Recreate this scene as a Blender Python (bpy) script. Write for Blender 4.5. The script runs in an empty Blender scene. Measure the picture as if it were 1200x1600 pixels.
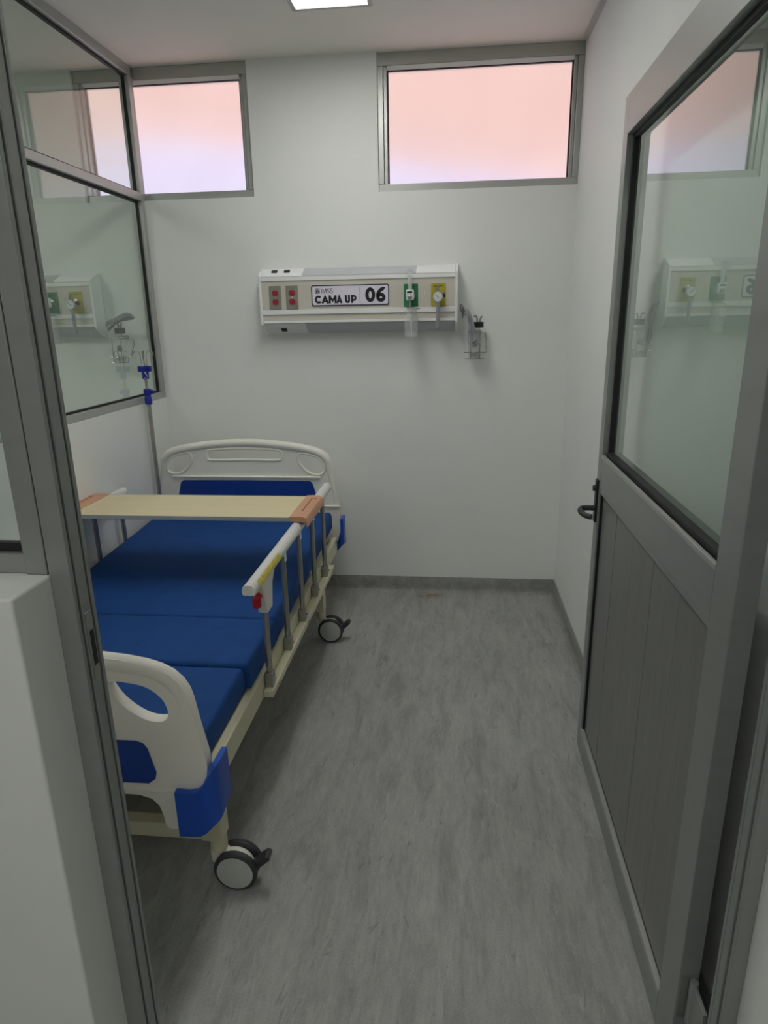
import bpy, bmesh, math, random
from mathutils import Vector, Matrix
random.seed(7)
scene = bpy.context.scene
COL = scene.collection

# ------------------------------------------------------------------ camera
cam_d = bpy.data.cameras.new('camera')
cam = bpy.data.objects.new('camera', cam_d)
COL.objects.link(cam)
scene.camera = cam
F_PX, YAW, PITCH, ROLL = 1022.5, 0.1079, -0.2878, -0.0183
cam_d.sensor_fit = 'VERTICAL'
cam_d.sensor_height = 24.0
cam_d.sensor_width = 18.0
cam_d.lens = F_PX * 24.0 / 1600.0
cam_d.clip_start = 0.02
_f = Vector((-math.sin(YAW) * math.cos(PITCH), math.cos(YAW) * math.cos(PITCH), math.sin(PITCH)))
_r0 = Vector((math.cos(YAW), math.sin(YAW), 0))
_u0 = _r0.cross(_f)
_r = _r0 * math.cos(ROLL) + _u0 * math.sin(ROLL)
_u = -_r0 * math.sin(ROLL) + _u0 * math.cos(ROLL)
_m = Matrix((_r, _u, -_f)).transposed().to_4x4()
_m.translation = (0, 0, 1.55)
cam.matrix_world = _m

# ------------------------------------------------------------------ world, sun, exposure
LAMP_ROOM = 10.5          # ceiling panel radiance in the cubicle
FILL_NEXT = 14.5          # unseen panel added to light the next cubicle
LAMP_HALL = 12.5          # corridor
SUN = 4.0
SKY = 0.16
world = bpy.data.worlds.new('sky'); scene.world = world
world.use_nodes = True
wn = world.node_tree
bg = wn.nodes['Background']
sky = wn.nodes.new('ShaderNodeTexSky')
sky.sky_type = 'NISHITA'; sky.sun_disc = False
sky.sun_elevation = math.radians(65); sky.sun_rotation = math.radians(190)
wn.links.new(sky.outputs[0], bg.inputs[0])
bg.inputs[1].default_value = SKY
sun_d = bpy.data.lights.new('sun', 'SUN'); sun_d.energy = SUN; sun_d.angle = math.radians(0.6)
sun_d.color = (1.0, 0.95, 0.88)
sun = bpy.data.objects.new('sun', sun_d); COL.objects.link(sun)
sun.location = (0, -6, 9)
sun.rotation_euler = (math.radians(25), 0, math.radians(-8))
scene.view_settings.view_transform = 'Standard'
scene.view_settings.look = 'None'
scene.view_settings.gamma = 1.0
scene.view_settings.use_curve_mapping = False
scene.view_settings.exposure = 0.10
scene.cycles.max_bounces = 16
scene.cycles.diffuse_bounces = 8
scene.cycles.glossy_bounces = 6
scene.cycles.transmission_bounces = 10
scene.cycles.transparent_max_bounces = 16
scene.cycles.sample_clamp_indirect = 6.0
scene.cycles.use_denoising = True

# ------------------------------------------------------------------ materials
def lin(c):
    c = c / 255.0
    return c / 12.92 if c <= 0.04045 else ((c + 0.055) / 1.055) ** 2.4
def srgb(r, g, b): return (lin(r), lin(g), lin(b), 1.0)
def sc4(c, k): return (min(1, c[0] * k), min(1, c[1] * k), min(1, c[2] * k), 1.0)
def new_mat(name):
    m = bpy.data.materials.new(name); m.use_nodes = True
    return m, m.node_tree.nodes, m.node_tree.links, m.node_tree.nodes['Principled BSDF']
def ramp(N, stops):
    n = N.new('ShaderNodeValToRGB'); e = n.color_ramp.elements
    while len(e) < len(stops): e.new(0.5)
    for k, (p, c) in zip(e, stops): k.position = p; k.color = c
    return n
def coord(N, L, scale=(1, 1, 1), rot=(0, 0, 0)):
    t = N.new('ShaderNodeTexCoord'); mp = N.new('ShaderNodeMapping')
    mp.inputs['Scale'].default_value = scale; mp.inputs['Rotation'].default_value = rot
    L.new(t.outputs['Object'], mp.inputs[0])
    return mp.outputs[0]
def noise(N, L, vec, scale, detail=4, rough=0.55):
    n = N.new('ShaderNodeTexNoise')
    n.inputs['Scale'].default_value = scale; n.inputs['Detail'].default_value = detail
    n.inputs['Roughness'].default_value = rough
    L.new(vec, n.inputs['Vector'])
    return n.outputs['Fac']
def mat(name, col, rough=0.5, metal=0.0, var=0.06, scale=8, stretch=(1, 1, 1), bump=0.0, bscale=60, coat=0.0, spec=0.5):
    m, N, L, P = new_mat(name)
    v = coord(N, L, stretch)
    r = ramp(N, [(0.3, sc4(col, 1 - var)), (0.7, sc4(col, 1 + var))])
    L.new(noise(N, L, v, scale), r.inputs[0]); L.new(r.outputs[0], P.inputs['Base Color'])
    P.inputs['Roughness'].default_value = rough; P.inputs['Metallic'].default_value = metal
    P.inputs['Specular IOR Level'].default_value = spec
    if coat: P.inputs['Coat Weight'].default_value = coat
    if bump:
        b = N.new('ShaderNodeBump'); b.inputs['Strength'].default_value = bump; b.inputs['Distance'].default_value = 0.002
        L.new(noise(N, L, v, bscale), b.inputs['Height']); L.new(b.outputs[0], P.inputs['Normal'])
    return m

def glass_sheet(name, tint, refl=1.8, ior=1.5):
    # architectural glass: clear with a Fresnel mirror on the outward faces
    m, N, L, P = new_mat(name); N.remove(P)
    out = N['Material Output']
    tr = N.new('ShaderNodeBsdfTransparent'); tr.inputs[0].default_value = tint
    gl = N.new('ShaderNodeBsdfGlossy'); gl.inputs['Roughness'].default_value = 0.015
    gl.inputs[0].default_value = (0.94, 0.97, 0.95, 1)
    fr = N.new('ShaderNodeFresnel'); fr.inputs['IOR'].default_value = ior
    geo = N.new('ShaderNodeNewGeometry')
    inv = N.new('ShaderNodeMath'); inv.operation = 'SUBTRACT'; inv.inputs[0].default_value = refl
    mul1 = N.new('ShaderNodeMath'); mul1.operation = 'MULTIPLY'; mul1.inputs[1].default_value = refl
    L.new(geo.outputs['Backfacing'], mul1.inputs[0]); L.new(mul1.outputs[0], inv.inputs[1])
    mul = N.new('ShaderNodeMath'); mul.operation = 'MULTIPLY'; mul.use_clamp = True
    L.new(fr.outputs[0], mul.inputs[0]); L.new(inv.outputs[0], mul.inputs[1])
    mx = N.new('ShaderNodeMixShader')
    L.new(mul.outputs[0], mx.inputs[0]); L.new(tr.outputs[0], mx.inputs[1]); L.new(gl.outputs[0], mx.inputs[2])
    L.new(mx.outputs[0], out.inputs[0])
    return m
def frosted(name):
    m, N, L, P = new_mat(name)
    v = coord(N, L, (1, 1, 1))
    r = ramp(N, [(0.35, (0.95, 0.93, 0.93, 1)), (0.7, (1, 1, 1, 1))])
    L.new(noise(N, L, v, 2.5, 2), r.inputs[0]); L.new(r.outputs[0], P.inputs['Base Color'])
    P.inputs['Transmission Weight'].default_value = 1.0
    P.inputs['Roughness'].default_value = 0.36
    P.inputs['IOR'].default_value = 1.2
    return m
def clear_plastic(name, tint, refl=2.0, milk=0.1):
    m = glass_sheet(name, tint, refl, 1.45)
    N, L = m.node_tree.nodes, m.node_tree.links
    out = N['Material Output']; src = out.inputs[0].links[0].from_socket
    d = N.new('ShaderNodeBsdfDiffuse'); d.inputs[0].default_value = (0.86, 0.88, 0.87, 1)
    mx = N.new('ShaderNodeMixShader'); mx.inputs[0].default_value = milk
    L.new(src, mx.inputs[1]); L.new(d.outputs[0], mx.inputs[2]); L.new(mx.outputs[0], out.inputs[0])
    return m
def emitter(name, col, strength):
    m, N, L, P = new_mat(name)
    P.inputs['Base Color'].default_value = (0.9, 0.9, 0.9, 1)
    v = coord(N, L)
    r = ramp(N, [(0.0, sc4(col, 0.98)), (1.0, col)])
    L.new(noise(N, L, v, 60), r.inputs[0]); L.new(r.outputs[0], P.inputs['Emission Color'])
    P.inputs['Emission Strength'].default_value = strength
    return m
def floor_mat(name, k=1.0, stain=False):
    m, N, L, P = new_mat(name)
    v1 = coord(N, L, (15, 3.6, 15)); v2 = coord(N, L, (70, 16, 70)); v3 = coord(N, L, (1, 1, 1)); v4 = coord(N, L, (24, 5.5, 24), (0, 0, 0.05))
    base = srgb(170, 171, 167)
    def dnoise(vec, detail, rough, dist):
        n = N.new('ShaderNodeTexNoise'); n.inputs['Scale'].default_value = 1.0; n.inputs['Detail'].default_value = detail
        n.inputs['Roughness'].default_value = rough; n.inputs['Distortion'].default_value = dist
        L.new(vec, n.inputs['Vector']); return n.outputs['Fac']
    r1 = ramp(N, [(0.30, sc4(base, 0.70 * k)), (0.5, sc4(base, 0.91 * k)), (0.70, sc4(base, 1.06 * k))])
    L.new(dnoise(v1, 6, 0.62, 0.6), r1.inputs[0])
    def mixc(fac, a, b, mode='MIX'):
        n = N.new('ShaderNodeMix'); n.data_type = 'RGBA'; n.blend_type = mode
        if isinstance(fac, float): n.inputs[0].default_value = fac
        else: L.new(fac, n.inputs[0])
        for s, q in ((6, a), (7, b)):
            if isinstance(q, tuple): n.inputs[s].default_value = q
            else: L.new(q, n.inputs[s])
        return n.outputs[2]
    def times(sock, v):
        q = N.new('ShaderNodeMath'); q.operation = 'MULTIPLY'; q.inputs[1].default_value = v; L.new(sock, q.inputs[0]); return q.outputs[0]
    r2 = ramp(N, [(0.3, (0.88, 0.88, 0.88, 1)), (0.7, (1.09, 1.09, 1.09, 1))])
    L.new(dnoise(v2, 5, 0.7, 0.4), r2.inputs[0])
    c = mixc(1.0, r1.outputs[0], r2.outputs[0], 'MULTIPLY')
    r3 = ramp(N, [(0.3, (0.92, 0.92, 0.92, 1)), (0.7, (1.07, 1.07, 1.07, 1))])      # fine grain
    L.new(noise(N, L, v3, 190, 2), r3.inputs[0])
    c = mixc(1.0, c, r3.outputs[0], 'MULTIPLY')
    fl = ramp(N, [(0.60, (0, 0, 0, 1)), (0.67, (1, 1, 1, 1))])                     # wispy dark flecks
    L.new(dnoise(v4, 5, 0.68, 2.2), fl.inputs[0])
    c = mixc(times(fl.outputs[0], 0.50), c, sc4(base, 0.40 * k))
    lf = ramp(N, [(0.31, (1, 1, 1, 1)), (0.40, (0, 0, 0, 1))])                      # pale wisps
    L.new(dnoise(coord(N, L, (27, 5.0, 27), (0, 0, -0.06)), 5, 0.66, 2.0), lf.inputs[0])
    c = mixc(times(lf.outputs[0], 0.35), c, sc4(base, 1.40 * k))
    big = ramp(N, [(0.3, (0.92, 0.92, 0.91, 1)), (0.7, (1.06, 1.06, 1.06, 1))])
    L.new(noise(N, L, v3, 1.3, 3), big.inputs[0])
    c = mixc(1.0, c, big.outputs[0], 'MULTIPLY')
    if stain:                                                             # a small brown spill by the back wall
        t = N.new('ShaderNodeTexCoord'); mp = N.new('ShaderNodeMapping')
        mp.vector_type = 'TEXTURE'
        mp.inputs['Location'].default_value = (-0.115, 3.515, 0); mp.inputs['Scale'].default_value = (0.11, 0.05, 1)
        L.new(t.outputs['Object'], mp.inputs[0])
        nz = N.new('ShaderNodeTexNoise'); nz.inputs['Scale'].default_value = 2.2; L.new(mp.outputs[0], nz.inputs['Vector'])
        ln = N.new('ShaderNodeVectorMath'); ln.operation = 'LENGTH'; L.new(mp.outputs[0], ln.inputs[0])
        ad = N.new('ShaderNodeMath'); ad.operation = 'ADD'; L.new(ln.outputs['Value'], ad.inputs[0])
        n2 = N.new('ShaderNodeMath'); n2.operation = 'MULTIPLY'; n2.inputs[1].default_value = 2.4; L.new(nz.outputs['Fac'], n2.inputs[0]); L.new(n2.outputs[0], ad.inputs[1])
        st = ramp(N, [(0.72, (0.8, 0.8, 0.8, 1)), (1.0, (0, 0, 0, 1))])
        dv = N.new('ShaderNodeMath'); dv.operation = 'MULTIPLY'; dv.inputs[1].default_value = 0.5
        L.new(ad.outputs[0], dv.inputs[0]); L.new(dv.outputs[0], st.inputs[0])
        c = mixc(st.outputs[0], c, srgb(138, 112, 92))
    L.new(c, P.inputs['Base Color'])
    P.inputs['Roughness'].default_value = 0.5
    P.inputs['Specular IOR Level'].default_value = 0.35
    b = N.new('ShaderNodeBump'); b.inputs['Strength'].default_value = 0.08; b.inputs['Distance'].default_value = 0.001
    L.new(noise(N, L, v3, 240), b.inputs['Height']); L.new(b.outputs[0], P.inputs['Normal'])
    return m

M = {}
M['wall'] = mat('painted_plaster', srgb(232, 234, 231), 0.6, 0, 0.012, 3, bump=0.06, bscale=90, spec=0.25)
M['ceiling'] = mat('ceiling_paint', srgb(238, 235, 230), 0.8, 0, 0.012, 3, spec=0.2)
M['floor'] = floor_mat('streaked_vinyl', 1.0, True)
M['base'] = floor_mat('coved_vinyl', 0.80)
M['alu'] = mat('satin_aluminium', srgb(180, 182, 178), 0.40, 0.45, 0.04, 5, (1, 1, 6))
M['alu_door'] = mat('grey_door_aluminium', srgb(158, 162, 158), 0.40, 0.5, 0.05, 4, (1, 1, 5))
M['panel_door'] = mat('grey_door_board', srgb(140, 141, 137), 0.45, 0.4, 0.07, 6, (14, 14, 0.7))
M['gasket'] = mat('black_rubber', srgb(26, 27, 27), 0.6)
M['gasket_brown'] = mat('dark_window_rubber', srgb(48, 38, 36), 0.6)
M['frost'] = frosted('frosted_pane')
M['glass'] = glass_sheet('clear_glass', (0.90, 0.94, 0.915, 1))
M['glass_door'] = glass_sheet('door_glass', (0.86, 0.91, 0.88, 1), 1.9)
M['salmon'] = mat('salmon_render', srgb(224, 192, 180), 0.9, 0, 0.05, 0.9)
M['lilac'] = mat('pale_lilac_render', srgb(214, 212, 232), 0.9, 0, 0.03, 0.8)
M['ground'] = mat('pink_bounce_ground', srgb(242, 204, 184), 0.9, 0, 0.06, 3)  # unseen ground outside, coloured to bounce pink light onto the ceiling
M['blue'] = mat('blue_mattress_cloth', srgb(24, 72, 138), 0.7, 0, 0.09, 14, bump=0.35, bscale=420, spec=0.25)
M['blue_plastic'] = mat('blue_plastic', srgb(24, 82, 190), 0.38, 0, 0.04, 6)
M['blue_inset'] = mat('blue_inset_plastic', srgb(16, 62, 150), 0.42, 0, 0.04, 6)
M['white_plastic'] = mat('off_white_plastic', srgb(241, 238, 228), 0.38, 0, 0.02, 5)
M['cream'] = mat('cream_powder_coat', srgb(216, 212, 184), 0.4, 0, 0.03, 6)
M['rail_white'] = mat('handrail_white', srgb(224, 224, 222), 0.35, 0, 0.02, 6)
M['chrome'] = mat('steel_tube', srgb(172, 170, 164), 0.24, 0.75, 0.05, 10)
M['steel'] = mat('brushed_steel', srgb(168, 168, 164), 0.35, 0.8, 0.06, 10)
M['red'] = mat('red_plastic', srgb(178, 22, 32), 0.4)
M['yellow'] = mat('worn_yellow_sticker', srgb(222, 206, 90), 0.6, 0, 0.22, 90)
M['tyre'] = mat('dark_grey_tyre', srgb(56, 58, 60), 0.55, 0, 0.06, 20)
M['wheel_grey'] = mat('grey_wheel_disc', srgb(196, 200, 194), 0.5, 0, 0.03, 10)
M['tabletop'] = mat('cream_board', srgb(222, 208, 170), 0.45, 0, 0.025, 3, (1, 6, 1))
M['edge_grey'] = mat('grey_edge_band', srgb(186, 188, 184), 0.4)
M['tan'] = mat('tan_plastic', srgb(206, 156, 124), 0.45, 0, 0.05, 6)
M['tan_dark'] = mat('tan_slot', srgb(140, 88, 58), 0.6)
M['hw_white'] = mat('white_extrusion', srgb(236, 238, 238), 0.35, 0, 0.01, 5)
M['hw_beige'] = mat('beige_face', srgb(204, 199, 188), 0.5, 0, 0.015, 5)
M['hw_grey'] = mat('grey_lamp_cover', srgb(186, 190, 194), 0.35, 0, 0.02, 5)
M['black'] = mat('black_plastic', srgb(22, 23, 24), 0.45)
M['maroon'] = mat('maroon_plastic', srgb(52, 24, 24), 0.45)
M['socket_plate'] = mat('grey_outlet_plate', srgb(150, 148, 140), 0.35, 0.3, 0.04, 12)
M['socket_red'] = mat('red_receptacle', srgb(164, 40, 58), 0.5)
M['sign'] = mat('sign_face', srgb(226, 222, 234), 0.5, 0, 0.01, 4)
M['navy'] = mat('navy_print', srgb(32, 30, 62), 0.5)
M['ink'] = mat('black_print', srgb(24, 26, 32), 0.5)
M['green'] = mat('green_gas_plate', srgb(30, 122, 78), 0.5, 0, 0.05, 12)
M['gold'] = mat('yellow_gas_plate', srgb(176, 164, 44), 0.5, 0, 0.05, 12)
M['clear'] = clear_plastic('clear_plastic', (0.96, 0.97, 0.97, 1), 1.6, 0.15)
M['clear_b'] = clear_plastic('clear_bottle', (0.95, 0.97, 0.97, 1), 1.6, 0.20)
M['water'] = clear_plastic('milky_tube', (0.95, 0.96, 0.95, 1), 1.4, 0.32)
M['gauge'] = mat('gauge_face', srgb(222, 226, 226), 0.4)
M['tube_grey'] = mat('grey_pvc_tube', srgb(146, 147, 150), 0.35, 0, 0.04, 20)
M['iv_blue'] = mat('iv_blue_plastic', srgb(30, 42, 150), 0.4, 0, 0.04, 12)
M['lamp'] = emitter('lamp_diffuser', (1.0, 0.985, 0.96, 1), LAMP_ROOM)
M['fill_next'] = emitter('fill_diffuser_next', (1.0, 0.985, 0.96, 1), FILL_NEXT)
M['lamp_hall'] = emitter('lamp_diffuser_hall', (1.0, 0.985, 0.96, 1), LAMP_HALL)

# ------------------------------------------------------------------ mesh helpers
class MB:
    def __init__(s): s.bm = bmesh.new()
    def box(s, x0, x1, y0, y1, z0, z1):
        v = [s.bm.verts.new(p) for p in ((x0, y0, z0), (x1, y0, z0), (x1, y1, z0), (x0, y1, z0), (x0, y0, z1), (x1, y0, z1), (x1, y1, z1), (x0, y1, z1))]
        for f in ((0, 3, 2, 1), (4, 5, 6, 7), (0, 1, 5, 4), (1, 2, 6, 5), (2, 3, 7, 6), (3, 0, 4, 7)):
            s.bm.faces.new([v[i] for i in f])
        return s
    def hexa(s, pts):        # 8 corners in the order of box()
        v = [s.bm.verts.new(p) for p in pts]
        for f in ((0, 3, 2, 1), (4, 5, 6, 7), (0, 1, 5, 4), (1, 2, 6, 5), (2, 3, 7, 6), (3, 0, 4, 7)):
            s.bm.faces.new([v[i] for i in f])
        return s
    def tube(s, pts, r, n=12, closed=False, prof=None):
        pts = [Vector(p) for p in pts]; k = len(pts)
        rs = r if isinstance(r, (list, tuple)) else [r] * k
        T = []
        for i in range(k):
            if closed: t = pts[(i + 1) % k] - pts[i - 1]
            else: t = pts[min(i + 1, k - 1)] - pts[max(i - 1, 0)]
            T.append(t.normalized())
        ref = Vector((0, 0, 1)) if abs(T[0].z) < 0.9 else Vector((0, 1, 0))
        nrm = (ref - T[0] * ref.dot(T[0])).normalized()
        rings = []
        for i in range(k):
            nrm = (nrm - T[i] * nrm.dot(T[i])).normalized()
            b = T[i].cross(nrm)
            if prof: q = [(nrm * a[1] + b * a[0]) * (rs[i] / 1.0) for a in prof]
            else: q = [(nrm * math.cos(2 * math.pi * j / n) + b * math.sin(2 * math.pi * j / n)) * rs[i] for j in range(n)]
            rings.append([s.bm.verts.new(pts[i] + d) for d in q])
        m = len(rings[0])
        for i in range(k if closed else k - 1):
            a, b2 = rings[i], rings[(i + 1) % k]
            for j in range(m): s.bm.faces.new((a[j], a[(j + 1) % m], b2[(j + 1) % m], b2[j]))
        if not closed:
            s.bm.faces.new(list(reversed(rings[0]))); s.bm.faces.new(rings[-1])
        return s
    def cyl(s, p0, p1, r, n=20, r1=None): return s.tube([p0, p1], [r, r if r1 is None else r1], n)
    def lathe(s, c, prof, n=24, axis='z'):     # prof: [(radius, height)]; solid of revolution round an axis through c
        rings = []
        for (r, h) in prof:
            ring = []
            for j in range(n):
                a = 2 * math.pi * j / n; p = (r * math.cos(a), r * math.sin(a), h)
                if axis == 'y': p = (p[0], p[2], p[1])
                if axis == 'x': p = (p[2], p[0], p[1])
                ring.append(s.bm.verts.new((c[0] + p[0], c[1] + p[1], c[2] + p[2])))
            rings.append(ring)
        for a, b in zip(rings, rings[1:]):
            for j in range(n): s.bm.faces.new((a[j], a[(j + 1) % n], b[(j + 1) % n], b[j]))
        s.bm.faces.new(list(reversed(rings[0]))); s.bm.faces.new(rings[-1])
        return s
    def plate(s, outline, holes, a0, a1, axis='y'):
        # outline/holes in two coordinates, extruded along axis from a0 to a1
        def P(q, a):
            return {'y': (q[0], a, q[1]), 'x': (a, q[0], q[1]), 'z': (q[0], q[1], a)}[axis]
        t = bmesh.new(); edges = []
        for loop in [outline] + list(holes):
            vs = [t.verts.new(P(q, a0)) for q in loop]
            for i in range(len(vs)): edges.append(t.edges.new((vs[i], vs[(i + 1) % len(vs)])))
        if holes: bmesh.ops.triangle_fill(t, edges=edges, use_beauty=True, use_dissolve=False)
        else: t.faces.new(list(t.verts))
        g = bmesh.ops.extrude_face_region(t, geom=list(t.faces))
        d = Vector(P((0, 0), a1)) - Vector(P((0, 0), a0))
        bmesh.ops.translate(t, vec=d, verts=[e for e in g['geom'] if isinstance(e, bmesh.types.BMVert)])
        me = bpy.data.meshes.new('tmp'); t.to_mesh(me); t.free()
        s.bm.from_mesh(me); bpy.data.meshes.remove(me)
        return s
    def prism_x(s, prof, x0, x1): return s.plate(prof, [], x0, x1, 'x')
    def xform(s, m): bmesh.ops.transform(s.bm, matrix=m, verts=s.bm.verts); return s
    def build(s, name, m, parent=None, bevel=0.0, smooth=35, seg=2):
        bmesh.ops.recalc_face_normals(s.bm, faces=s.bm.faces)
        me = bpy.data.meshes.new(name); s.bm.to_mesh(me); s.bm.free()
        me.materials.append(m)
        if smooth:
            for p in me.polygons: p.use_smooth = True
            me.set_sharp_from_angle(angle=math.radians(smooth))
        o = bpy.data.objects.new(name, me); COL.objects.link(o)
        if parent: o.parent = parent
        if bevel:
            b = o.modifiers.new('bevel', 'BEVEL'); b.width = bevel; b.segments = seg
            b.limit_method = 'ANGLE'; b.angle_limit = math.radians(40); b.harden_normals = True
        return o
def empty(name, loc=(0, 0, 0), rz=0.0):
    o = bpy.data.objects.new(name, None); COL.objects.link(o)
    o.location = loc; o.rotation_euler = (0, 0, rz); o.empty_display_size = 0.1
    return o
def tag(o, label=None, cat=None, group=None, kind=None):
    if label: o['label'] = label
    if cat: o['category'] = cat
    if group: o['group'] = group
    if kind: o['kind'] = kind
    return o
def struct(o, label=None):
    o['kind'] = 'structure'
    if label: o['label'] = label
    return o
def children(o): return [c for c in list(bpy.data.objects) if c.parent == o]
def copy_tree(o, parent=None):
    c = o.copy(); COL.objects.link(c)
    if parent: c.parent = parent
    for ch in children(o): copy_tree(ch, c)
    return c
def smooth_loop(pts, n=4, closed=True):      # Catmull-Rom refinement of a 2-D or 3-D loop
    out = []; k = len(pts)
    rng = range(k) if closed else range(k - 1)
    for i in rng:
        g = lambda j: pts[j % k] if closed else pts[max(0, min(k - 1, j))]
        p0, p1, p2, p3 = g(i - 1), g(i), g(i + 1), g(i + 2)
        for j in range(n):
            t = j / n
            out.append(tuple(0.5 * (2 * b + (c - a) * t + (2 * a - 5 * b + 4 * c - d) * t * t + (3 * b - a - 3 * c + d) * t ** 3) for a, b, c, d in zip(p0, p1, p2, p3)))
    if not closed: out.append(tuple(pts[-1]))
    return out
def rrect(x0, x1, z0, z1, r, n=5):
    out = []
    for cx, cz, a0 in ((x1 - r, z1 - r, 0), (x0 + r, z1 - r, 90), (x0 + r, z0 + r, 180), (x1 - r, z0 + r, 270)):
        for j in range(n + 1):
            a = math.radians(a0 + 90 * j / n); out.append((cx + r * math.cos(a), cz + r * math.sin(a)))
    return out
def strokes(name, items, y, m, parent, depth=0.0006):
    # flat bold lettering: each item is (polyline, half width, closed) in x, z
    b = MB()
    for pts, h, closed in items:
        k = len(pts); L_, R_ = [], []
        for i in range(k):
            p = Vector(pts[i])
            a = Vector(pts[i - 1]) if (closed or i) else None
            c = Vector(pts[(i + 1) % k]) if (closed or i < k - 1) else None
            d0 = (p - a).normalized() if a is not None else (c - p).normalized()
            d1 = (c - p).normalized() if c is not None else d0
            n0 = Vector((-d0.y, d0.x)); n1 = Vector((-d1.y, d1.x))
            n = (n0 + n1).normalized(); w = h / max(0.45, n.dot(n0))
            L_.append(p + n * w); R_.append(p - n * w)
        vl = [[b.bm.verts.new((q.x, y + dy, q.y)) for q in S_] for S_ in (L_, R_) for dy in (-depth, 0)]
        for i in range(k if closed else k - 1):
            j = (i + 1) % k
            for r0, r1 in ((0, 2), (2, 3), (3, 1), (1, 0)):
                b.bm.faces.new((vl[r0][i], vl[r0][j], vl[r1][j], vl[r1][i]))
        if not closed:
            for i in (0, k - 1): b.bm.faces.new((vl[0][i], vl[2][i], vl[3][i], vl[1][i]))
    return b.build(name, m, parent, smooth=0)
def arc_pts(cx, cz, rx, rz, a0, a1, n=14):
    return [(cx + rx * math.cos(math.radians(a0 + (a1 - a0) * i / n)), cz + rz * math.sin(math.radians(a0 + (a1 - a0) * i / n))) for i in range(n + 1)]
# ================================================================== THE SETTING
XL, XR, YB, ZC = -1.612, 0.59, 3.58, 2.766
W1 = (-1.93, -1.025); W2 = (-0.385, 0.59); WZ = 2.158
struct(MB().box(-4.6, 2.4, -1.6, YB + 0.15, -0.1, 0.0).build('floor', M['floor'], smooth=0))
struct(MB().box(-4.7, 2.5, -1.7, YB + 0.15, ZC, ZC + 0.15).build('ceiling', M['ceiling'], smooth=0))
wb = MB()
wb.box(-4.6, 0.74, YB, YB + 0.15, 0.0, WZ)
wb.box(-4.6, W1[0], YB, YB + 0.15, WZ, ZC)
wb.box(W1[1], W2[0], YB, YB + 0.15, WZ, ZC)
wb.box(W2[1], 0.74, YB, YB + 0.15, WZ, ZC)
struct(wb.build('wall_back', M['wall'], smooth=0))
struct(MB().box(XR, XR + 0.15, 0.97, YB, 0, ZC).build('wall_right', M['wall'], smooth=0))
struct(MB().box(XL - 0.10, XL, 0.985, YB, 0, 1.144).build('wall_left', M['wall'], smooth=0))
struct(MB().box(-4.7, -4.6, -1.7, YB + 0.15, 0, ZC).build('wall_far_left', M['wall'], smooth=0))
wf = MB()
wf.box(-4.6, -0.648, 0.83, 0.985, 0, 1.16)
wf.box(-4.6, XR, 0.83, 0.985, 2.30, ZC)
struct(wf.build('wall_front_left', M['wall'], bevel=0.006, smooth=0))
struct(MB().box(0.521, 2.4, 0.83, 0.97, 0, 2.30).box(XR, 2.4, 0.83, 0.97, 2.30, ZC).build('wall_front_right', M['wall'], smooth=0))
struct(MB().box(-4.7, 2.5, -1.7, -1.6, 0, ZC).build('wall_rear', M['wall'], smooth=0))
struct(MB().box(2.4, 2.5, -1.6, 0.97, 0, ZC).build('wall_corridor_right', M['wall'], smooth=0))
# coved vinyl baseboards (a small concave foot, upright back)
cove = [(0, 0), (0.022, 0), (0.011, 0.006), (0.006, 0.014), (0.005, 0.03), (0.005, 0.090), (0.004, 0.092), (0, 0.092)]
struct(MB().plate([(YB - a, z) for a, z in cove], [], XL, XR, 'x').build('baseboard_back', M['base'], smooth=30))
struct(MB().plate([(XR - a, z) for a, z in cove], [], 1.05, YB - 0.005, 'y').build('baseboard_right', M['base'], smooth=30))
struct(MB().plate([(XL + a, z) for a, z in cove], [], 1.0, YB - 0.005, 'y').build('baseboard_left', M['base'], smooth=30))
# shadow-gap trim between ceiling board and right wall
struct(MB().box(XR - 0.022, XR, 0.95, YB - 0.035, ZC - 0.016, ZC).build('trim_1', M['edge_grey'], smooth=0))

# ---- back windows
def back_window(n, x0, x1, name):
    root = struct(empty(name, ((x0 + x1) / 2, 3.60, WZ)))
    ox, oy, oz = root.location
    y0, y1 = 3.598, 3.66
    def part(nm, mm, *boxes, bevel=0.003):
        b = MB()
        for q in boxes: b.box(q[0] - ox, q[1] - ox, q[2] - oy, q[3] - oy, q[4] - oz, q[5] - oz)
        return b.build(nm, mm, root, bevel=bevel)
    zb, zt = WZ, ZC
    f = 0.046
    part('frame_sill', M['alu'], (x0, x1, y0, y1, zb, zb + 0.036))
    part('frame_head', M['alu'], (x0, x1, y0, y1, zt - 0.056, zt))
    MB().plate([(y0 + 0.002 - oy, zt - 0.0565 - oz), (y0 + 0.020 - oy, zt - 0.070 - oz), (y1 - oy, zt - 0.070 - oz), (y1 - oy, zt - 0.0565 - oz)], [], x0 + f - ox, x1 - f - ox, 'x').build('head_bead', M['hw_white'], root)
    part('frame_jamb', M['alu'], (x0, x0 + 0.028, y0, y1, zb + 0.036, zt - 0.056), (x0 + 0.028, x0 + f, y0 + 0.012, y1, zb + 0.036, zt - 0.056))
    part('frame_jamb', M['alu'], (x1 - 0.028, x1, y0, y1, zb + 0.036, zt - 0.056), (x1 - f, x1 - 0.028, y0 + 0.012, y1, zb + 0.036, zt - 0.056))
    g = 0.006
    part('gasket', M['gasket_brown'], (x0 + f, x0 + f + g, 3.622, 3.634, zb + 0.036, zt - 0.068), (x1 - f - g, x1 - f, 3.622, 3.634, zb + 0.036, zt - 0.068), (x0 + f, x1 - f, 3.622, 3.634, zt - 0.068 - g, zt - 0.068), bevel=0)
    part('pane', M['frost'], (x0 + f, x1 - f, 3.634, 3.640, zb + 0.034, zt - 0.066), bevel=0)
    return root
tag(back_window(1, *W1, 'window_1'), 'frosted window over the bed, crossed by the glass partition')
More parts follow.
